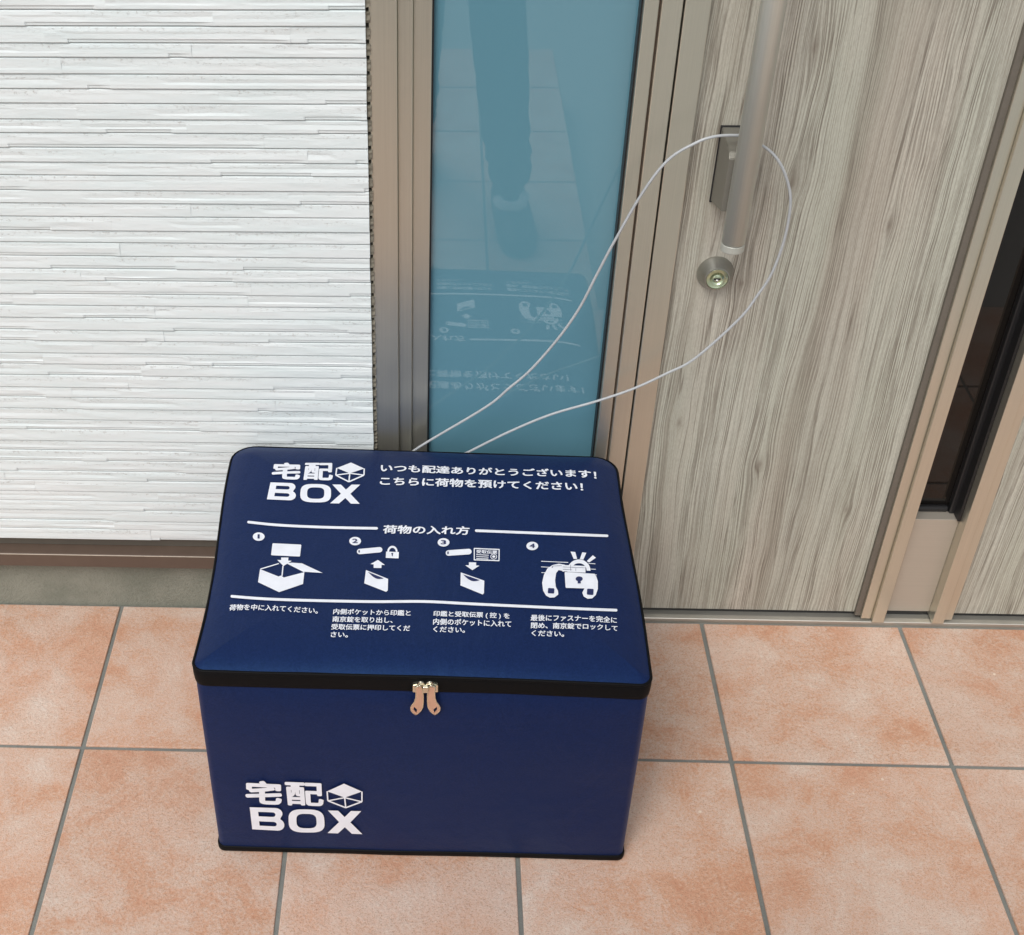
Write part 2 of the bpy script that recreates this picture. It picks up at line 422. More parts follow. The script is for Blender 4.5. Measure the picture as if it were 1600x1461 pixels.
# drip rail: ledge under the siding, pale lip, brown face
q = bmesh.new()
box_obj('flashing_upstand', BROWN_TOP, wall, -1.6, -.0925, .0108, .0152, .1302, .1525, .0004)
pr = [(.0155, .1305), (.0120, .1300), (-.0080, .1278), (-.0085, .1270), (-.0095, .1255), (-.0095, .1030), (-.0080, .1022), (.0148, .1022)]
va = [q.verts.new((-1.6, *p)) for p in pr]; vb = [q.verts.new((-.0925, *p)) for p in pr]
for i in range(len(pr)): j = (i+1) % len(pr); q.faces.new((va[i], va[j], vb[j], vb[i]))
q.faces.new(va); q.faces.new(vb[::-1])
obj('drip_rail', q, BROWN, wall)
q = bmesh.new(); tube(q, [Vector((-1.6, -.0093, .1264)), Vector((-.0925, -.0093, .1264))], .0008, 6)
obj('rail_lip', q, plain('pale_edge', (.42, .37, .30), .4, .4), wall)  # thin lip coloured paler than the brown rail
# ragged sealant bead at the end of the siding
q = bmesh.new(); zz = .15; rings = []
while zz < 1.35:
    fr = ((zz-ZS0) % PITCHZ)/PITCHZ
    notch = 1 if (fr < .14 or fr > .88) else 0
    j = mnoise.noise(Vector((0, 0, zz*210)))
    y = .0010+.0020*j+notch*.0110
    xa = XR-.0022-notch*.0012; xb = -.0848
    rings.append([q.verts.new((xa, .013, zz)), q.verts.new((xa+.0008, y+.0012, zz)), q.verts.new((lerp(xa, xb, .5), y, zz)), q.verts.new((xb, y+.001+.001*mnoise.noise(Vector((5, 0, zz*180))), zz))])
    zz += .0011
for A, B in zip(rings, rings[1:]):
    for k in range(3): q.faces.new((A[k], A[k+1], B[k+1], B[k]))
obj('sealant_bead', q, SEAL, wall)

# ------------------------------------------------------------------ sidelight window
win = thing('sidelight_window', 'narrow teal frosted glass sidelight in stepped champagne metal frame', 'window')
HT = 2.20
def stile(name, parent, x0, x1, y, zb=.012, zt=HT, mat=None, back=.06, bev=.0010):
    return box_obj(name, mat or METAL, parent, x0, x1, y, back, zb, zt, bev)
stile('frame_stile', win, -.0866, -.0541, .0040, .0)
stile('frame_stile', win, -.0539, -.0360, .0110, .0)
stile('frame_stile', win, -.0358, -.0140, .0170, .0)
box_obj('gasket', RUBBER, win, -.0140, -.0118, .0200, .05, .10, HT, .0004)
box_obj('gasket', RUBBER, win, .2215, .2235, .0100, .05, .10, HT, .0004)
box_obj('glass_pane', GLASS, win, -.0120, .2222, .0280, .034, .10, HT, 0)
box_obj('bottom_rail', METAL, win, -.0140, .2235, .0110, .06, .012, .10, .001)
box_obj('top_rail', METAL, win, -.0866, .2235, .0020, .06, HT+.0005, HT+.05, .001)

# ------------------------------------------------------------------ door frame: mullion + threshold
fr = thing('door_frame', 'champagne metal mullion and threshold framing the entrance door', 'door frame')
stile('mullion', fr, .2236, .2402, .0000, .008, mat=METAL)
box_obj('groove_shade', BROWN, fr, .2403, .2428, .0060, .05, .008, HT, 0)  # brown strip painting the soft shade inside the groove
stile('mullion', fr, .2429, .2665, -.0020, .008)
box_obj('groove_shade', DARKGAP, fr, .2666, .2688, .0120, .05, .008, HT, 0)  # dark strip painting the shade between mullion and door edge
box_obj('jamb', METAL, fr, 1.135, 1.188, -.002, .06, .008, HT, .001)
box_obj('head', METAL, fr, .2236, 1.188, -.002, .06, HT+.0005, HT+.05, .001)
q = bmesh.new()
pr = [(0.0, -.004), (0.0, .0058), (.0008, .0066), (.0085, .0072), (.0090, .0050), (.06, .0050), (.06, -.004)]
va = [q.verts.new((-.0866, *p)) for p in pr]; vb = [q.verts.new((1.188, *p)) for p in pr]
for i in range(len(pr)): j = (i+1) % len(pr); q.faces.new((va[i], va[j], vb[j], vb[i]))
q.faces.new(va); q.faces.new(vb[::-1])
obj('threshold', q, THRESH, fr)

# ------------------------------------------------------------------ entrance door
door = thing('entrance_door', 'wood grain entrance door with vertical bar handle and dark glass slit', 'door')
DB = .0150
def wood_panel(x0, x1):
    return box_obj('wood_panel', WOOD, door, x0, x1, .0140, .045, DB, HT-.006, .0004)
stile('stile', door, .2690, .2982, .0000, DB, HT-.006, back=.045)
wood_panel(.2985, .6535)
box_obj('shadow_channel', plain('channel_shade', (.17, .15, .125), .5, .3), door, .6536, .6618, .0085, .045, DB-.003, HT-.006, .0003)  # darker strip, the shadow gap beside the panel put into its colour
stile('slit_frame', door, .6620, .6772, .0030, DB-.0045, HT-.006, back=.045)
stile('slit_frame', door, .6774, .6955, -.0040, DB-.0060, HT-.006, back=.045)
stile('slit_frame', door, .7690, .7868, -.0040, DB-.0060, HT-.006, back=.045)
stile('slit_frame', door, .7870, .8012, .0030, DB-.0045, HT-.006, back=.045)
wood_panel(.8015, 1.105)
stile('stile', door, 1.1055, 1.133, .0000, DB, HT-.006, back=.045)
box_obj('slit_panel', METAL_H, door, .6957, .7688, .0170, .045, DB, .2010, .0006)
box_obj('slit_glass', DARKGLASS, door, .6957, .7688, .0420, .046, .2014, HT-.006, 0)
box_obj('slit_gasket', RUBBER, door, .7570, .7687, .0300, .0418, .2014, HT-.01, .002)
box_obj('slit_gasket', RUBBER, door, .7640, .7688, .0120, .0298, .2014, HT-.01, .001)
box_obj('slit_gasket', RUBBER, door, .6957, .6995, .0300, .0418, .2014, HT-.01, .001)
box_obj('slit_gasket', RUBBER, door, .6996, .7568, .0330, .0418, .2014, .2110, .003)
box_obj('bottom_gap_shade', RUBBER, door, .2700, 1.133, .0200, .044, .0052, DB-.0003, 0)  # black strip standing in for the dark open gap under the door

hd = obj('handle_bar', tube(bmesh.new(), [Vector((.352, -.060, .6945)), Vector((.352, -.060, 1.76))], .0140, 40), HANDLE, door, True)
hd.data.polygons[-1].use_smooth = False; hd.data.polygons[-2].use_smooth = False
q = bmesh.new()
P = [Vector((.352, -.060, z)) for z in (.6835, .6841, .6853, .6930, .6936)]
tube(q, P, [.0128, .0138, .0142, .0142, .0136], 40)
obj('end_cap', q, mat_metal('cap_nickel', (.46, .47, .42), .36, 1.0, 160, .22), hd)
def bracket(z0, z1, up):
    q = bmesh.new()
    xa, xb = .3335, .3640
    pr = [(.0125, z0), (-.046, z0+.016), (-.052, z0+.018), (-.052, z1-.012), (-.046, z1-.006), (.0125, z1)]
    va = [q.verts.new((xa, *p)) for p in pr]; vb = [q.verts.new((xb, *p)) for p in pr]
    for i in range(len(pr)): j = (i+1) % len(pr); q.faces.new((va[i], va[j], vb[j], vb[i]))
    q.faces.new(va); q.faces.new(vb[::-1])
    bmesh.ops.recalc_face_normals(q, faces=q.faces)
    bmesh.ops.bevel(q, geom=list(q.edges), offset=.0008, segments=2, affect='EDGES')
    o = obj('bracket', q, BRACKET, hd)
    g = bx(bmesh.new(), xa-.0014, xb+.0014, .0110, .0141, z0-.0014, z1+.0014, .0008)
    obj('bracket_gasket', g, RUBBER, hd)
bracket(.7124, .8095, True); bracket(1.60, 1.70, True)
lk = obj('lock', lathe_y(bmesh.new(), .3537, .6112, [(.0232, .0139), (.0234, .0120), (.0230, .0105), (.0165, -.0030), (.0158, -.0044), (.0143, -.0046), (.0139, -.0036), (.0139, .0060)], 56), LOCKM, door, True)
lk.modifiers.new('edge', 'EDGE_SPLIT').split_angle = math.radians(28)
q = lathe_y(bmesh.new(), .3537, .6112, [(.0140, -.0028), (.0136, -.0040), (.0134, -.0042), (.0128, -.0038), (.0070, -.0022), (.0062, -.0024), (.0045, -.0040), (.0020, -.0043)], 48)
obj('lock_core', q, BRASS, lk, True)
q = bmesh.new(); bx(q, .3537-.0042, .3537+.0042, -.0052, -.0038, .6112-.0006, .6112+.0016, .0003)
obj('keyway', q, RUBBER, lk)
q = bmesh.new(); bmesh.ops.create_uvsphere(q, u_segments=14, v_segments=10, radius=.0022, matrix=Matrix.Translation((.3537, -.0046, .6098)))
obj('key_pin', q, CHROME, lk, True)

# ------------------------------------------------------------------ delivery box
boxt = thing('delivery_box', 'navy fabric parcel box with black trim and white printed lid on tiles', 'parcel box')
BX, BY, HA, HB, RC = -.0155, -.2310, .2645, .2140, .030
def rc(y): return .014 if y < BY else .031
def sdf(x, y, ha=HA, hb=HB, r=None):
    r = r or rc(y)
    qx, qy = abs(x-BX)-(ha-r), abs(y-BY)-(hb-r)
    return -(math.hypot(max(qx, 0), max(qy, 0)) + min(max(qx, qy), 0) - r)
def rim_z(x, y): return .3375 - .022*(x-BX) + .0025*math.sin(x*9+1.0)*max(0, (-.2-y))*3
def lid_z(x, y):
    d = max(0.0, sdf(x, y))
    z = rim_z(x, y) + .0150*(1-math.exp(-d/.024))
    z += .0022*mnoise.noise(Vector((x*5, y*5, 1.3)))*min(1, d/.03)
    z += .0009*mnoise.noise(Vector((x*7+y*9, y*3, 5.3)))*min(1, d/.05)
    z += .0012*mnoise.noise(Vector((x*16, y*16, 2.3)))*math.exp(-((d-.02)/.03)**2)
    return z
def side_wobble(x, y):   # the left edge waves in and out a little
    dx = 0
    if x < BX: dx = (.0042*math.sin((y+.45)*12.5)-.0012)*min(1, (BX-x)/HA)**4
    else: dx = .0014*math.sin((y+.40)*17)*min(1, (x-BX)/HA)**4
    return dx
def rr_outline(ha, hb, r, n_side=22, n_c=7):
    pts = []
    r0 = r
    for (sx, sy, a0) in ((1, 1, 0), (-1, 1, 90), (-1, -1, 180), (1, -1, 270)):
        r = r0 if not isinstance(r0, tuple) else (r0[0] if sy > 0 else r0[1])
        for i in range(n_c+1):
            a = math.radians(a0+90*i/n_c); pts.append(Vector((BX+sx*(ha-r)+r*math.cos(a), BY+sy*(hb-r)+r*math.sin(a), 0)))
    out_ = []
    for i, p in enumerate(pts):
        q_ = pts[(i+1) % len(pts)]; out_.append(p)
        if (q_-p).length > .1:
            for k in range(1, n_side): out_.append(p.lerp(q_, k/n_side))
    return out_
# body: stacked outlines
bm = bmesh.new(); rings = []
def fprof(t): return (1-math.exp(-max(0, t)/.10))*(1-math.exp(-max(0, .94-t)/.07))
def body_pt(p, z):
    t = z/.335
    x, y = p.x, p.y
    ix = (x-BX)/HA; iy = (y-BY)/HB
    prof = math.sin(math.pi*min(1, max(0, t)))
    fp = fprof(t)
    if ix > .5: x += .013*prof*max(0, 1-iy*iy)*(ix-.5)*2 * (0.6+.4*t)
    if ix < -.5: x -= .003*prof*max(0, 1-iy*iy)
    if iy < -.5: y -= .0075*fp*max(0, 1-ix**4)**.6 - .0012*mnoise.noise(Vector((x*6, z*7, 3)))
    w_ = mnoise.noise(Vector((x*11, y*11, z*13)))*.0008
    return Vector((x+side_wobble(x, y)*t, y+w_, z + (rim_z(x, y)-.3375)*t))
zs = [.004, .010, .018, .03, .045, .06, .08, .10, .12, .14, .16, .18, .20, .22, .24, .255, .27, .282, .292, .300, .306, .312, .322, .332]
for z in zs:
    o_ = rr_outline(HA-.0005, HB-.0005, (.016, .009))
    rings.append([bm.verts.new(body_pt(p, z)) for p in o_])
n = len(rings[0])
for A, B in zip(rings, rings[1:]):
    for k in range(n): bm.faces.new((A[k], A[(k+1) % n], B[(k+1) % n], B[k]))
bm.faces.new(rings[0]); bm.faces.new(rings[-1])
body = obj('fabric_body', bm, NAVY, boxt, True)
# black band with zip, below the lid edge
def ring_band(name, levels, mat, ha=HA, hb=HB, r=.026):
    bm = bmesh.new(); rings = []
    for off, dz in levels:
        ring = []
        for p in rr_outline(ha+off, hb+off, (r+off+.004, r+off-.012)):
            z = dz
            b = body_pt(p, z); ring.append(bm.verts.new(b))
        rings.append(ring)
    for A, B in zip(rings, rings[1:]):
        n = len(A)
        for k in range(n): bm.faces.new((A[k], A[(k+1) % n], B[(k+1) % n], B[k]))
    return obj(name, bm, mat, boxt, True)
ring_band('zip_band', [(-.0040, .3122), (.0002, .3126), (.0018, .3136), (.0022, .3180), (.0026, .3235), (.0027, .3290), (.0025, .3345), (.0012, .3375), (-.006, .3380)], BLACKTAPE)
ring_band('bottom_trim', [(-.004, .0003), (.0006, .0006), (.0016, .0020), (.0017, .0095), (.0010, .0112), (-.003, .0114)], BLACKTAPE, r=.021)
# lid
bm = bmesh.new(); rings = []
for d in (0, .0007, .002, .004, .007, .011, .016, .022, .030, .042, .058):
    rr = (max(.004, .031-d*.55), max(.003, .014-d*.5)); ring = []
    for p in rr_outline(HA-d, HB-d, rr):
        z = lid_z(p.x, p.y)
        ring.append(bm.verts.new((p.x+side_wobble(p.x, p.y), p.y, z)))
    rings.append(ring)
under = [bm.verts.new((v.co.x*1.0+(BX-v.co.x)*.012, v.co.y+(BY-v.co.y)*.012, v.co.z-.0045)) for v in rings[0]]
rings = [under]+rings
n = len(rings[0])
for A, B in zip(rings, rings[1:]):
    for k in range(n): bm.faces.new((A[k], A[(k+1) % n], B[(k+1) % n], B[k]))
# inner field: grid pieces by shrinking rings
last = rings[-1]
base = [v.co.copy() for v in last]
for s in (.88, .76, .64, .52, .40, .28, .16, .06):
    ring = []
    for c0 in base:
        x, y = BX+(c0.x-BX)*s, BY+(c0.y-BY)*s; ring.append(bm.verts.new((x, y, lid_z(x, y))))
    for k in range(n): bm.faces.new((last[k], last[(k+1) % n], ring[(k+1) % n], ring[k]))
    last = ring
bm.faces.new(last)
lid = obj('lid', bm, NAVY, boxt, True)
bm = bmesh.new()
P = [Vector((p.x+side_wobble(p.x, p.y), p.y, rim_z(p.x, p.y)-.0012)) for p in rr_outline(HA+.0012, HB+.0010, (.032, .015))]
tube(bm, P, .0020, 8, closed=True); obj('lid_piping', bm, BLACKTAPE, boxt, True)

# ---- printing
def on_lid(p):
    z = .348; P_ = on_z(p, z)
    for _ in range(8):
        z = lid_z(P_.x, P_.y); P_ = on_z(p, z)
    return Vector((P_.x, P_.y))
def lid_place(v2, lift): return Vector((v2.x, v2.y, lid_z(v2.x, v2.y)+lift+.0003))
FY = -.4510
def on_front(p): P_ = on_y(p, FY); return Vector((P_.x, P_.z))
def front_y(x, z):
    # same bulge as the body front
    t = z/.335; prof = math.sin(math.pi*min(1, max(0, t))); ix = (x-BX)/HA
    y0 = BY-(HB-.0005)
    y = y0 - .0075*fprof(t)*max(0, 1-ix**4)**.6 + .0012*mnoise.noise(Vector((x*6, z*7, 3)))
    return y + mnoise.noise(Vector((x*11, y0*11, z*13)))*.0008
def front_place(v2, lift): return Vector((v2.x, front_y(v2.x, v2.y)-.0019-lift, v2.y))
def text_mesh(s, bold):
    cu = bpy.data.curves.new('lettering', 'FONT'); cu.body = s;  cu.resolution_u = 3; cu.fill_mode = 'FRONT'
    o = bpy.data.objects.new('tmp', cu); C.objects.link(o)
    bpy.context.view_layer.update()
    dg = bpy.context.evaluated_depsgraph_get()
    me = bpy.data.meshes.new_from_object(o.evaluated_get(dg))
    bpy.data.objects.remove(o); bpy.data.curves.remove(cu)
    return me
def map_text(s, proj, place, bl, br, tl, bold=.022, parent=None, mat=None, lift=.0005, tr=None):
    """printed word; boldness comes from copies of the glyphs shifted by a stroke's share, each a hair above the last"""
    me = text_mesh(s, bold)
    V = [(v.co.x, v.co.y) for v in me.vertices]; F = [tuple(p.vertices) for p in me.polygons]
    bpy.data.meshes.remove(me)
    xs = [v[0] for v in V]; ys = [v[1] for v in V]
    x0, x1, y0, y1 = min(xs)-bold, max(xs)+bold, min(ys)-bold, max(ys)+bold
    A, B, D = proj(bl), proj(br), proj(tl)
    E = proj(tr) if tr else B+(D-A)
    sh = [(0, 0)]
    for rad, n in (((bold, 8),) if bold < .033 else ((bold*.5, 6), (bold, 10))):
        sh += [(rad*math.cos(2*math.pi*k/n+.3), rad*math.sin(2*math.pi*k/n+.3)) for k in range(n)]
    vv, ff = [], []
    for i, (dx, dy) in enumerate(sh):
        o_ = len(vv)
        for x, y in V:
            u, t = (x+dx-x0)/(x1-x0), (y+dy-y0)/(y1-y0)
            vv.append(place(A.lerp(B, u).lerp(D.lerp(E, u), t), lift+i*.00002))
        ff += [tuple(k+o_ for k in f) for f in F]
    me = bpy.data.meshes.new('lettering'); me.from_pydata(vv, [], ff)
    return mesh_obj('lettering', me, mat or WHITEPRINT, parent)
def poly2(name, polys, proj, place, parent, mat=None, lift=.0005):
    bm = bmesh.new()
    for i, pl in enumerate(polys):
        vs = [bm.verts.new(place(proj(p), lift+i*.00002)) for p in pl]
        es = [bm.edges.new((vs[k], vs[(k+1) % len(vs)])) for k in range(len(vs))]
        bmesh.ops.triangle_fill(bm, use_beauty=True, edges=es)
    for f in bm.faces:
        pass
    return obj(name, bm, mat or WHITEPRINT, parent)
def z1(p): return (300+p[0]/3.845, 680+p[1]/3.845)
def z2(p): return (640+p[0]/3.6525, 680+p[1]/3.6525)
def z4(p): return (290+p[0]/3.721, 1020+p[1]/3.721)
def circ(c, rx, ry=None, n=20, a0=0, a1=360):
    ry = ry or rx
    return [(c[0]+rx*math.cos(math.radians(a0+(a1-a0)*k/(n if a1-a0 == 360 else n-1))), c[1]+ry*math.sin(math.radians(a0+(a1-a0)*k/(n if a1-a0 == 360 else n-1)))) for k in range(n)]
def seg(a, b, w):
    d = Vector((b[0]-a[0], b[1]-a[1])).normalized(); nx, ny = -d.y*w/2, d.x*w/2
    return [(a[0]+nx, a[1]+ny), (b[0]+nx, b[1]+ny), (b[0]-nx, b[1]-ny), (a[0]-nx, a[1]-ny)]
def capsule(P, w):
    """thick polyline with round ends as one outline"""
    L, R = [], []
    n = len(P)
    for i, p in enumerate(P):
        a, b = P[max(0, i-1)], P[min(n-1, i+1)]
        d = Vector((b[0]-a[0], b[1]-a[1])).normalized(); nx, ny = -d.y*w/2, d.x*w/2
        L.append((p[0]+nx, p[1]+ny)); R.append((p[0]-nx, p[1]-ny))
    def cap(p, a):
        return [(p[0]+w/2*math.cos(a+math.pi*k/6), p[1]+w/2*math.sin(a+math.pi*k/6)) for k in range(1, 6)]
    de = Vector((P[-1][0]-P[-2][0], P[-1][1]-P[-2][1])); ae = math.atan2(de.y, de.x)
    ds = Vector((P[0][0]-P[1][0], P[0][1]-P[1][1])); as_ = math.atan2(ds.y, ds.x)
    return L + cap(P[-1], ae+math.pi/2)[::1][::-1][::-1] + R[::-1] + cap(P[0], as_+math.pi/2) if False else L + [(P[-1][0]+w/2*math.cos(ae+math.pi/2-math.pi*k/6), P[-1][1]+w/2*math.sin(ae+math.pi/2-math.pi*k/6)) for k in range(1, 6)] + R[::-1] + [(P[0][0]+w/2*math.cos(as_+math.pi/2-math.pi*k/6), P[0][1]+w/2*math.sin(as_+math.pi/2-math.pi*k/6)) for k in range(1, 6)]
def dens(P, n=10):
    R = []
    for a, b in zip(P, P[1:]):
        for k in range(n): R.append((lerp(a[0], b[0], k/n), lerp(a[1], b[1], k/n)))
    return R+[P[-1]]
def arc_strip(c, ro, ri, a0, a1, n=14, k=1.0):
    o_ = [(c[0]+ro*math.cos(math.radians(lerp(a0, a1, t/n))), c[1]+k*ro*math.sin(math.radians(lerp(a0, a1, t/n)))) for t in range(n+1)]
    i_ = [(c[0]+ri*math.cos(math.radians(lerp(a1, a0, t/n))), c[1]+k*ri*math.sin(math.radians(lerp(a1, a0, t/n)))) for t in range(n+1)]
    return o_+i_
def rbox(a, b, c, d):  # corners in order; corner radius by cutting
    P_ = [a, b, c, d]; R = []
    for i in range(4):
        p, q_, s = P_[i-1], P_[i], P_[(i+1) % 4]
        f = 3.5
        def toward(u, v):
            L_ = math.hypot(v[0]-u[0], v[1]-u[1]); return (u[0]+(v[0]-u[0])*f/L_, u[1]+(v[1]-u[1])*f/L_)
        R += [toward(q_, p), toward(q_, s)]
    return R

def wordmark(parent, proj, place, Z, takuhai, latin, hexa):
    (bl1, br1, tl1, tr1), (bl2, br2, tl2, tr2) = takuhai
    for ch, (a, b, c, d) in zip('宅配', takuhai):
        map_text(ch, proj, place, Z(a), Z(b), Z(c), .030 if ch == '配' else .040, parent, tr=Z(d))
    # B O X drawn as wide letters in unit squares (u right, v up)
    def sup(cx, cy, rx, ry, e=3.2, n=36):
        R = []
        for k in range(n):
            a = 2*math.pi*k/n; c_, s_ = math.cos(a), math.sin(a)
            R.append((cx+rx*math.copysign(abs(c_)**(2/e), c_), cy+ry*math.copysign(abs(s_)**(2/e), s_)))
        return R
    def arcp(cx, cy, rx, ry, a0, a1, n=8): return [(cx+rx*math.cos(math.radians(lerp(a0, a1, i/n))), cy+ry*math.sin(math.radians(lerp(a0, a1, i/n)))) for i in range(n+1)]
    Bo = [(0, 0)] + arcp(.78, .275, .22, .275, -90, 62) + arcp(.76, .765, .20, .235, -40, 90) + [(0, 1)]
    Bh1 = [(.24, .19)] + arcp(.68, .29, .09, .10, -90, 90, 6) + [(.24, .39)]
    Bh2 = [(.24, .61)] + arcp(.67, .71, .08, .10, -90, 90, 6) + [(.24, .81)]
    Oo, Oi = sup(.5, .5, .5, .5), sup(.5, .5, .28, .31)
    Xo = [(0, 0), (.30, 0), (.5, .29), (.70, 0), (1, 0), (.66, .51), (.97, 1), (.68, 1), (.5, .73), (.32, 1), (.03, 1), (.34, .51)]
    for loops, (a, b, c, d) in zip(([Bo, Bh1, Bh2], [Oo, Oi], [Xo]), latin):
        A, B, D, E_ = [proj(Z(p)) for p in (a, b, c, d)]
        bm = bmesh.new(); es = []
        for lp in loops:
            vs = [bm.verts.new((u, v, 0)) for u, v in lp]
            es += [bm.edges.new((vs[k], vs[(k+1) % len(vs)])) for k in range(len(vs))]
        bmesh.ops.triangle_fill(bm, use_beauty=True, edges=es)
        for v in bm.verts:
            u, t = v.co.x, v.co.y; v.co = place(A.lerp(B, u).lerp(D.lerp(E_, u), t), .0005)
        obj('lettering', bm, WHITEPRINT, parent)
    top, ru, rd, bot, ld, lu, mid = hexa
    w = 8
    poly2('cube_mark', [[top, ru, mid, lu], seg(lu, ld, w), seg(ld, bot, w), seg(bot, rd, w), seg(rd, ru, w), seg(mid, bot, w), seg(mid, ld, w*.85), seg(mid, rd, w*.85)],
          lambda p: proj(Z(p)), place, parent)
# lid wordmark
wordmark(lid, on_lid, lid_place, z1,
    [((473, 268), (650, 272), (490, 166), (655, 170)), ((664, 272), (846, 276), (680, 169), (850, 169))],
    [((450, 388), (622, 396), (472, 286), (630, 292)), ((647, 405), (835, 408), (655, 294), (836, 298)), ((830, 412), (1008, 415), (838, 299), (1016, 300))],
    [(955, 167), (1035, 203), (1033, 243), (943, 283), (864, 243), (870, 200), (948, 232)])
wordmark(body, on_front, front_place, z4,
    [((350, 872), (563, 876), (344, 736), (560, 740)), ((590, 878), (806, 882), (576, 741), (800, 744))],
    [((388, 1024), (577, 1030), (373, 894), (570, 896)), ((602, 1038), (812, 1040), (597, 900), (804, 902)), ((826, 1042), (1028, 1047), (822, 906), (1028, 908))],
    [(922, 746), (1026, 792), (1026, 852), (932, 888), (828, 848), (824, 792), (926, 828)])
L = lambda s, bl, br, tl, b=.020: map_text(s, on_lid, lid_place, bl, br, tl, b, lid)
L('いつも配達ありがとうございます！', (594, 738), (932.5, 750), (595.5, 725.5), .030)
L('こちらに荷物を預けてください！', (593, 758.8), (911.5, 768.5), (594.4, 745.5), .030)
L('荷物の入れ方', (597.5, 834.5), (733.5, 836.8), (599, 821.0), .030)
small = [('荷物を中に入れてください。', (357.6, 955.2), (496.4, 960), (359.3, 945.5)),
 ('内側ポケットから印鑑と', (520.3, 960.6), (641.5, 963.2), (521.3, 951.6)), ('南京錠を取り出し、', (519, 972.6), (613.4, 974.5), (520, 963.4)),
 ('受取伝票に押印してくだ', (517.2, 984.6), (640.5, 987), (518.2, 975.4)), ('さい。', (516.4, 996.5), (543.6, 997), (517, 987.8)),
 ('印鑑と受取伝票 ( 控 ) を', (676.8, 965.2), (796.3, 969), (677.4, 955)), ('内側のポケットに入れて', (676.5, 977), (799, 981), (677, 966.8)),
 ('ください。', (676.5, 988.4), (726.4, 989.8), (677.2, 979.4)),
 ('最後にファスナーを完全に', (828.8, 971), (963.8, 975), (829.5, 961)), ('閉め、南京錠でロックして', (829.3, 982.6), (965, 987.4), (829.8, 973)),
 ('ください。', (830.2, 994.6), (881.3, 996), (830.8, 985.4))]
for s in small: L(*s, .024)
D = lambda name, polys, Z=lambda p: p, lift=.0005, mat=None: poly2(name, polys, lambda p: on_lid(Z(p)), lid_place, lid, mat, lift)
D('printed_line', [capsule(catmull([(388.4, 816.5, 0), (430, 820.8, 0), (482, 823.6, 0), (540, 825.4, 0), (588.5, 826.2, 0)], 6), 4.0)])
D('printed_line', [capsule(dens([(744, 829.9), (948.5, 838)], 24), 4.0)])
D('printed_line', [capsule(catmull([(362.4, 932.5, 0), (410, 936.2, 0), (471.6, 938.6, 0), (580.9, 940.8, 0), (662, 940.6, 0), (735, 944.2, 0), (815, 948, 0), (900, 951.8, 0), (962.5, 954.2, 0)], 8), 4.2)])
for i, c in enumerate([(404.3, 839.2), (554.9, 846.2), (693, 848.2), (831.6, 853.8)]):
    D('number_disc', [circ(c, 9.2, 6.6, 28)])
    hw = 1.7 if i == 0 else 4.3
    map_text(str(i+1), on_lid, lid_place, (c[0]-hw-.2, c[1]+3.4), (c[0]+hw-.2, c[1]+3.6), (c[0]-hw, c[1]-3.4), .03, lid, NAVYPRINT, .0009)
# pictogram 1: parcel going into an open box
D('pictogram', [rbox((484, 652), (657, 660), (649, 732), (475, 724)),
   [(536, 738), (580, 738), (577, 756), (599, 758), (550, 789), (512, 752), (536, 753)],
   [(409, 808), (520, 852), (535, 846), (552, 858), (675, 826), (667, 897), (523, 946), (397, 886)],
   seg((412, 807), (522, 774), 6), seg((547, 788), (541, 848), 7), seg((675, 824), (572, 772), 6),
   [(572, 772), (600, 769), (660, 773), (785, 831), (678, 824)]], z1)
def cyl(a, b, r, Z):
    D('pictogram', [capsule(dens([a, b], 4), r*2)], Z)
    D('pictogram_gap', [circ((a[0]-3, a[1]), r*.28, r*.55, 10)], Z, .0009, NAVYPRINT)
def pocket(P_, Z):
    a, b, c, d = P_
    D('pictogram', [[a, b, (b[0]-2, c[1]-8), (c[0]-6, c[1]), d]], Z)
    lens = []
    for t in range(9): u = t/8; lens.append((lerp(a[0]+12, b[0]-26, u), lerp(a[1]+12, b[1]-2, u)))
    for t in range(1, 8): u = 1-t/8; lens.append((lerp(a[0]+12, b[0]-26, u), lerp(a[1]+12, b[1]-2, u)+20*math.sin(math.pi*u)))
    D('pictogram_gap', [lens], Z, .0009, NAVYPRINT)
# pictogram 2
cyl((1007, 702), (1128, 691), 16, z1)
D('pictogram', [[(1166, 702), (1243, 705), (1241, 743), (1164, 740)], arc_strip((1204, 703), 31, 20, 180, 360, 14, 1.15)], z1)
D('pictogram_gap', [circ((1203, 716), 6, 5, 10), [(1200, 718), (1207, 718), (1205, 731), (1201, 731)]], z1, .0009, NAVYPRINT)
D('pictogram', [[(1117, 752), (1160, 783), (1139, 782), (1138, 801), (1091, 800), (1092, 779), (1072, 777)]], z1)
pocket(((1045, 813), (1178, 866), (1172, 944), (1035, 893)), z1)
# pictogram 3
cyl((222, 675), (338, 667), 16, z2)
D('pictogram', [seg((368, 649), (513, 655), 6), seg((511, 654), (510, 721), 6), seg((510, 719), (367, 714), 6), seg((369, 650), (369, 716), 6),
   seg((380, 684), (452, 688), 4), seg((380, 695), (450, 699), 4), seg((380, 706), (450, 710), 4), arc_strip((480, 696), 19, 15, 0, 359, 24, .85), circ((480, 696), 9, 7, 12)], z2)
map_text('受取伝票', on_lid, lid_place, z2((380, 677)), z2((500, 682)), z2((381, 656)), .03, lid)
D('pictogram', [[(339, 728), (380, 729), (379, 746), (399, 747), (358, 773), (317, 745), (338, 745)]], z2)
pocket(((292, 786), (426, 833), (423, 912), (290, 860)), z2)
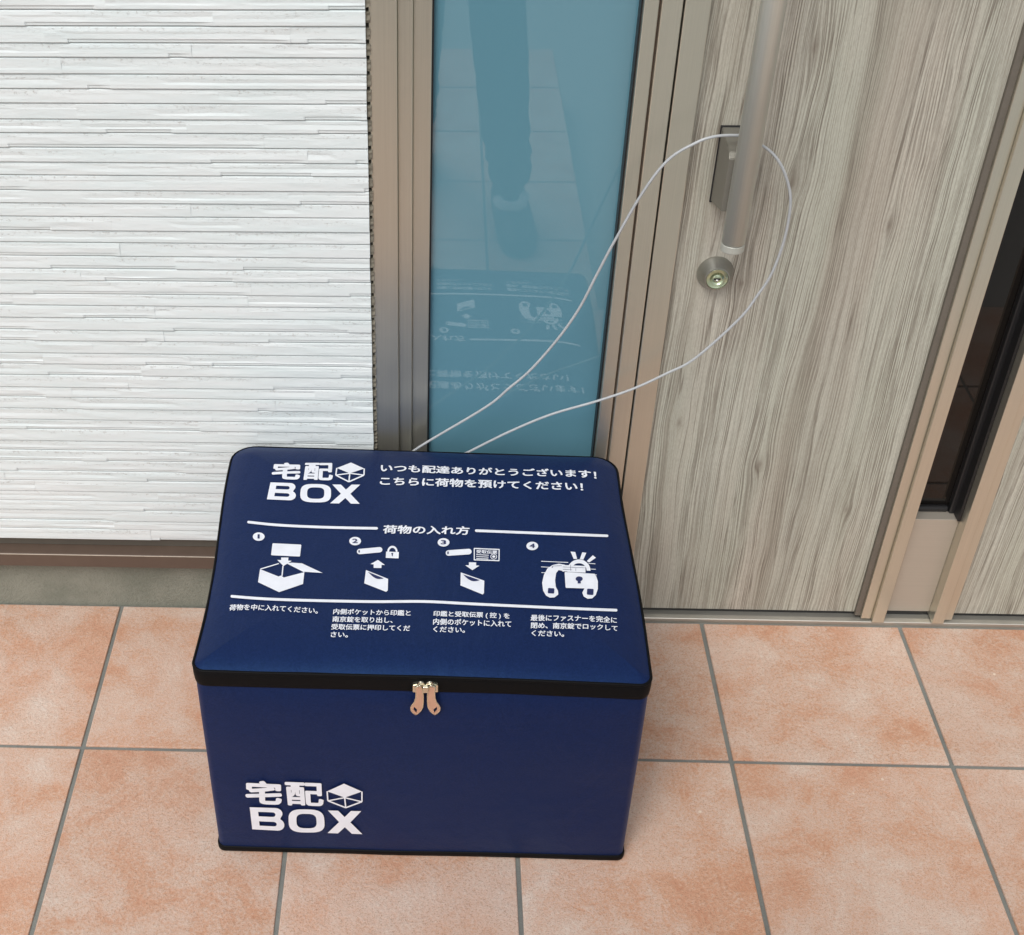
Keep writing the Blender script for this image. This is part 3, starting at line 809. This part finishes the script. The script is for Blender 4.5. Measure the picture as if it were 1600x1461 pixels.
# pictogram 4: padlock through two zip pullers
for q_ in ([(918, 667), (945, 669), (956, 709), (936, 709)], [(985, 671), (1008, 674), (991, 713), (971, 710)], [(1045, 688), (1063, 702), (1024, 729), (1011, 721)]):
    D('pictogram', [q_], z2)
for q_ in (seg((750, 722), (905, 729), 3.5), seg((750, 754), (806, 757), 3.5), seg((752, 787), (782, 788), 3.5), seg((1020, 734), (1060, 737), 3.5), seg((1022, 766), (1062, 768), 3.5), seg((1030, 798), (1068, 800), 3.5)):
    D('pictogram', [q_], z2)
lp = [(852, 736), (815, 744), (786, 764), (766, 800), (756, 845), (762, 890), (778, 918), (800, 930), (828, 928), (848, 912), (846, 890), (834, 868), (830, 830), (836, 790), (850, 772), (884, 780), (886, 742)]
rp = [(1052, 796), (1064, 806), (1074, 836), (1074, 880), (1062, 915), (1042, 934), (1016, 936), (994, 924), (985, 902), (996, 880), (1008, 862), (1008, 830)]
D('pictogram', [lp], z2); D('pictogram', [rp], z2)
D('pictogram', [[(872, 744), (1003, 750), (1004, 788), (872, 782)]], z2, .0007)
D('pictogram', [arc_strip((966, 778), 66, 44, 180, 360, 18, .98)], z2, .0010)
D('pictogram', [rbox((884, 785), (1058, 796), (1052, 881), (890, 876))], z2, .0011)
D('pictogram_gap', [circ((967, 826), 20, 14, 18), [(960, 830), (974, 830), (977, 852), (958, 852)]], z2, .0016, NAVYPRINT)
D('pictogram_gap', [rbox((790, 876), (826, 878), (824, 908), (788, 906))], z2, .0009, NAVYPRINT)
D('pictogram_gap', [rbox((1013, 880), (1050, 882), (1048, 916), (1011, 914))], z2, .0009, NAVYPRINT)
D('pictogram_gap', [seg((875, 757), (1000, 762), 1.8), seg((875, 771), (925, 773), 1.8), seg((948, 764), (948, 780), 1.8), seg((918, 744), (918, 778), 1.8), seg((815, 752), (868, 750), 1.8), seg((880, 783), (900, 785), 1.8), circ((814, 758), 4, 3, 8)], z2, .0013, NAVYPRINT)

# ---- zip sliders with pull tabs
def z8(p): return (600+p[0]/11.43, 1030+p[1]/11.43)
def slider(side):
    cx = 739
    mx = (lambda x: x) if side < 0 else (lambda x: 2*cx-x)
    Z = lambda p: z8((mx(p[0]), p[1]))
    YS = -.4540
    def plate(bm, P_, y0, y1):
        vs0 = [bm.verts.new(on_y(Z(p), y0)) for p in P_]
        f = bm.faces.new(vs0); r = bmesh.ops.extrude_face_region(bm, geom=[f])
        for v in r['geom']:
            if isinstance(v, bmesh.types.BMVert): v.co.y = y1
    bm = bmesh.new()
    plate(bm, [(515, 400), (600, 385), (640, 378), (700, 380), (735, 400), (742, 450), (725, 500), (640, 500), (600, 528), (515, 530)], YS+.006, YS)
    bmesh.ops.recalc_face_normals(bm, faces=bm.faces)
    bmesh.ops.bevel(bm, geom=list(bm.edges), offset=.0007, segments=2, affect='EDGES')
    s = obj('zipper_slider', bm, ZINC, boxt)
    bm = bmesh.new()
    tube(bm, catmull([on_y(Z((600, 455)), YS-.0005), on_y(Z((640, 410)), YS-.0035), on_y(Z((700, 430)), YS-.0035), on_y(Z((715, 490)), YS-.0010)], 6), .0010, 8)
    obj('slider_bridge', bm, ZINC, s, True)
    bm = bmesh.new()
    tube(bm, catmull([on_y(Z((605, 520)), YS-.001), on_y(Z((620, 475)), YS-.0035), on_y(Z((655, 478)), YS-.004), on_y(Z((668, 530)), YS-.002)], 6), .0008, 8)
    obj('pull_ring', bm, ZINC, s, True)
    out_l = [(562, 500), (610, 478), (655, 490), (685, 560), (700, 650), (700, 760), (690, 850), (660, 915), (610, 960), (568, 982), (520, 955), (485, 915), (480, 860), (505, 815), (545, 765), (570, 690), (574, 600)]
    hole = [(537, 832), (594, 882), (580, 945), (525, 882)]
    bm = bmesh.new(); es = []
    for lp_ in (out_l, hole):
        vs = [bm.verts.new(on_y(Z(p), YS-.0008)) for p in lp_]
        es += [bm.edges.new((vs[k], vs[(k+1) % len(vs)])) for k in range(len(vs))]
    bmesh.ops.triangle_fill(bm, use_beauty=True, edges=es)
    r = bmesh.ops.extrude_face_region(bm, geom=list(bm.faces))
    for v in r['geom']:
        if isinstance(v, bmesh.types.BMVert): v.co.y -= .0016
    obj('pull_tab', bm, COPPER, s)
    bm = bmesh.new(); Pr = [on_y(Z(p), YS-.0016) for p in out_l]
    tube(bm, [p for p in Pr], .0010, 6, closed=True); obj('tab_rim', bm, ZINC, s, True)
    return s
slider(-1); slider(1)
bm = bmesh.new(); bx(bm, *sorted((on_y(z8((690, 500)), -.457).x, on_y(z8((800, 500)), -.457).x)), -.4595, -.4545, on_y(z8((740, 585)), -.457).z, on_y(z8((740, 475)), -.457).z, .0015, 3)
obj('slider_stop', bm, ZINC, boxt)

# ------------------------------------------------------------------ security cable
cab = [((640, 722), -.006), ((647, 704), -.010), ((757, 637.5), -.016), ((795, 607), -.018), ((830, 577), -.020), ((872, 529), -.024), ((905, 482), -.027),
       ((932, 430), -.030), ((959, 379), -.033), ((1003, 303), -.038), ((1043, 251), -.041), ((1085, 224.5), -.042), ((1116, 213.5), -.041), ((1150, 211.5), -.036),
       ((1172, 215), -.033), ((1190, 226.5), -.034), ((1210, 243), -.038), ((1225, 268), -.040), ((1234.5, 303), -.040), ((1233, 338), -.040), ((1223, 383), -.039), ((1204.5, 430), -.038),
       ((1184, 461), -.036), ((1155, 498.5), -.034), ((1086, 560), -.030), ((1040.7, 584), -.028), ((989.5, 607.5), -.025), ((932, 627), -.023), ((860, 648), -.020), ((795, 675), -.017), ((732.5, 706), -.010), ((712, 716), -.006)]
pts = [on_y(p, y) for p, y in cab]
pts = [pts[0]+Vector((-.01, .001, -.06))]+pts+[pts[-1]+Vector((-.02, .001, -.06))]
bm = bmesh.new(); tube(bm, catmull(pts, 8), .00175, 12)
cb_ = obj('security_cable', bm, CABLE, None, True)
cb_['label'] = 'thin grey white cable looped from the navy box around the bar handle'; cb_['category'] = 'cable'

# ------------------------------------------------------------------ person holding the camera phone (seen mirrored in the sidelight glass)
per = thing('person', 'person in dark trousers and black shoes standing before the glass, seen mirrored', 'person')
SKIN = plain('skin', (.55, .36, .27), .5); TROUSER = plain('dark_blue_trousers', (.022, .030, .055), .85)
JACKET = plain('charcoal_jacket', (.035, .037, .042), .85); SHOE = plain('black_shoe', (.012, .012, .014), .5); HAIR = plain('black_hair', (.012, .01, .009), .5)
SHOEW = plain('white_shoe_stripe', (.75, .75, .75), .5)
def skin_obj(name, verts, edges, radii, mat, root=0, lev=2):
    me = bpy.data.meshes.new(name); me.from_pydata(verts, edges, []); o = bpy.data.objects.new(name, me); link(o)
    o.modifiers.new('skin', 'SKIN'); sv = me.skin_vertices[0].data
    for i, r in enumerate(radii): sv[i].radius = r if hasattr(r, '__len__') else (r, r)
    for i in range(len(radii)): sv[i].use_root = (i == root)
    s = o.modifiers.new('sub', 'SUBSURF'); s.levels = lev; s.render_levels = lev
    bpy.context.view_layer.update(); dg = bpy.context.evaluated_depsgraph_get()
    m2 = bpy.data.meshes.new_from_object(o.evaluated_get(dg)); bpy.data.objects.remove(o)
    return mesh_obj(name, m2, mat, per, True)
HX, HY = .035, -1.74
j = dict(pel=(HX, HY, .93), spine=(HX, HY-.01, 1.12), chest=(HX, HY, 1.32), neck=(HX, HY+.01, 1.47), head=(HX, HY+.05, 1.60), crown=(HX, HY+.05, 1.70),
  shr=(HX+.17, HY, 1.42), elr=(HX+.20, HY+.05, 1.16), wrr=(HX+.055, HY+.20, 1.385), shl=(HX-.17, HY, 1.42), ell=(HX-.24, HY+.05, 1.16), wrl=(HX-.15, HY+.19, 1.385),
  hipr=(HX+.09, HY+.01, .88), knr=(.125, -1.45, .48), anr=(.165, -1.315, .085), hipl=(HX-.09, HY, .88), knl=(-.055, -1.62, .47), anl=(-.060, -1.62, .085))
names = list(j); ix = {n_: i for i, n_ in enumerate(names)}
ed = [('pel', 'spine'), ('spine', 'chest'), ('chest', 'neck'), ('neck', 'head'), ('head', 'crown'), ('chest', 'shr'), ('shr', 'elr'), ('elr', 'wrr'), ('chest', 'shl'), ('shl', 'ell'), ('ell', 'wrl'),
      ('pel', 'hipr'), ('hipr', 'knr'), ('knr', 'anr'), ('pel', 'hipl'), ('hipl', 'knl'), ('knl', 'anl')]
rad = dict(pel=.11, spine=.10, chest=.12, neck=.052, head=(.078, .092), crown=.055, shr=.055, elr=.042, wrr=.027, shl=.055, ell=.042, wrl=.027, hipr=.085, knr=.052, anr=.036, hipl=.085, knl=.052, anl=.036)
skin_obj('body', [j[n_] for n_ in names], [(ix[a], ix[b]) for a, b in ed], [rad[n_] for n_ in names], SKIN)
def V3(a): return Vector(a)
for hp, kn, an in (('hipr', 'knr', 'anr'), ('hipl', 'knl', 'anl')):
    a, b, c = V3(j[hp]), V3(j[kn]), V3(j[an])
    pts_ = [a+Vector((0, 0, .06)), a, a.lerp(b, .5), b, b.lerp(c, .35), b.lerp(c, .7), c+Vector((0, -.004, .045)), c+Vector((0, -.010, .020))]
    rr_ = [.105, .102, .085, .066, .062, .056, .050, .048]
    pts2 = catmull(pts_, 6); R2 = []
    for i in range(len(pts2)):
        t = i/6; k0 = min(len(rr_)-2, int(t)); R2.append(lerp(rr_[k0], rr_[k0+1], t-k0)*(1+.07*mnoise.noise(Vector((i*.7, a.x*9, 0)))+(.05*math.sin(i*1.9) if i > 28 else 0)))
    bm = bmesh.new(); tube(bm, pts2, R2, 20); obj('trouser_leg', bm, TROUSER, per, True)
bm = bmesh.new(); tube(bm, catmull([(HX, HY, .86), (HX, HY, .95), (HX, HY, 1.12), (HX, HY, 1.3), (HX, HY, 1.42), (HX, HY+.005, 1.46)], 5), [lerp(.155, .17, i/25) if i < 20 else lerp(.17, .07, (i-20)/5) for i in range(26)], 24)
for v in bm.verts: v.co.x = HX+(v.co.x-HX)*1.22; v.co.y = HY+(v.co.y-HY)*.85
obj('jacket', bm, JACKET, per, True)
for s_, e_, w_ in (('shr', 'elr', 'wrr'), ('shl', 'ell', 'wrl')):
    bm = bmesh.new(); tube(bm, catmull([j[s_], V3(j[s_]).lerp(V3(j[e_]), .5), j[e_], V3(j[e_]).lerp(V3(j[w_]), .5), V3(j[e_]).lerp(V3(j[w_]), .93)], 6), [lerp(.072, .042, i/24) for i in range(25)], 16)
    obj('sleeve', bm, JACKET, per, True)
def shoe(ax, ay, ang):
    bm = bmesh.new(); prof = [(-.075, .020, .046, .030), (-.060, .036, .075, .034), (-.02, .040, .092, .036), (.04, .042, .082, .040), (.10, .046, .060, .046), (.155, .046, .050, .048), (.195, .036, .042, .038), (.212, .014, .028, .016)]
    rg = []
    for (l, hw, h_, _) in prof:
        ring = []
        for k in range(16):
            a = 2*math.pi*k/16; x = hw*math.cos(a); z = max(0.0, h_/2+h_/2*math.sin(a))
            if math.sin(a) < 0: x = hw*math.copysign(abs(math.cos(a))**.4, math.cos(a)); z = h_/2*(1-abs(math.sin(a))**.5)
            ring.append(bm.verts.new((x, l, z)))
        rg.append(ring)
    for A, B in zip(rg, rg[1:]):
        for k in range(16): bm.faces.new((A[k], A[(k+1) % 16], B[(k+1) % 16], B[k]))
    bm.faces.new(rg[0]); bm.faces.new(rg[-1])
    M = Matrix.Translation((ax, ay, 0)) @ Matrix.Rotation(ang, 4, 'Z')
    bmesh.ops.transform(bm, matrix=M, verts=bm.verts)
    s = obj('shoe', bm, SHOE, per, True)
    bm = bmesh.new()
    P_ = [M @ Vector(p) for p in ((-.036, .050, .066), (-.030, .080, .068), (-.008, .092, .069), (.014, .085, .070), (.026, .055, .078))]
    tube(bm, catmull(P_, 5), .0125, 8); obj('shoe_stripe', bm, SHOEW, s, True)
shoe(.168, -1.315, -.10); shoe(-.062, -1.62, .08)
bm = bmesh.new(); bmesh.ops.create_uvsphere(bm, u_segments=24, v_segments=16, radius=1)
for v in bm.verts:
    v.co = Vector((HX+v.co.x*.088, HY+.035+v.co.y*.100, 1.655+v.co.z*.085))
bmesh.ops.delete(bm, geom=[v for v in bm.verts if v.co.y > HY+.095 and v.co.z < 1.665 or v.co.z < 1.59], context='VERTS')
obj('hair', bm, HAIR, per, True)
for sx in (-1, 1):
    bm = bmesh.new(); bmesh.ops.create_uvsphere(bm, u_segments=12, v_segments=8, radius=.011, matrix=Matrix.Translation((HX+sx*.030, HY+.126, 1.612))); obj('eye', bm, HAIR, per, True)
    bm = bmesh.new(); bmesh.ops.create_uvsphere(bm, u_segments=12, v_segments=8, radius=.022, matrix=Matrix.Translation((HX+sx*.080, HY+.045, 1.60)) @ Matrix.Diagonal((.4, .7, 1.3, 1))); obj('ear', bm, SKIN, per, True)
bm = bmesh.new(); tube(bm, catmull([(HX, HY+.128, 1.615), (HX, HY+.150, 1.588), (HX, HY+.135, 1.578)], 4), [.008, .010, .011, .012, .013, .014, .013, .011, .009], 10); obj('nose', bm, SKIN, per, True)
bm = bmesh.new(); tube(bm, catmull([(HX-.022, HY+.122, 1.552), (HX, HY+.132, 1.552), (HX+.022, HY+.122, 1.552)], 4), .005, 8); obj('mouth', bm, plain('lips', (.42, .2, .17), .5), per, True)
# phone just behind the camera position, and two hands holding it
ph = CP - FW*.018
bm = bmesh.new(); bx(bm, -.078, .078, -.038, .038, -.004, .004, .003)
Mp = Matrix((RT, UP, -FW)).transposed().to_4x4(); Mp.translation = ph + RT*(-.045)
bmesh.ops.transform(bm, matrix=Mp, verts=bm.verts)
o = obj('mobile_phone', bm, RUBBER); o['label'] = 'black phone held up in landscape by the standing person'; o['category'] = 'phone'
for side, wr in ((1, 'wrr'), (-1, 'wrl')):
    w_ = V3(j[wr]); edge = ph + RT*(-.045+side*.080)
    palm = w_.lerp(edge, .55) - UP*.02
    vs = [tuple(w_), tuple(w_.lerp(palm, .5)), tuple(palm)]; rd = [.025, .028, .030]; es = [(0, 1), (1, 2)]
    for f in range(4):
        base_ = palm + UP*(.026-.017*f); k1 = edge + RT*side*.010 + UP*(.024-.016*f) + FW*.012; k2 = edge - RT*side*.010 + UP*(.024-.016*f) + FW*.014 ; k3 = k2 - RT*side*(.014-.003*f)
        k0 = len(vs); vs += [tuple(base_), tuple(k1), tuple(k2)]; rd += [.010, .0085, .007]; es += [(2, k0), (k0, k0+1), (k0+1, k0+2)]
    k0 = len(vs); vs += [tuple(palm-UP*.02-FW*.01), tuple(edge-RT*side*.004-UP*.02-FW*.016), tuple(edge-RT*side*.028-UP*.010-FW*.014)]; rd += [.012, .010, .008]; es += [(1, k0), (k0, k0+1), (k0+1, k0+2)]
    skin_obj('hand', vs, es, rd, SKIN, 0, 1)
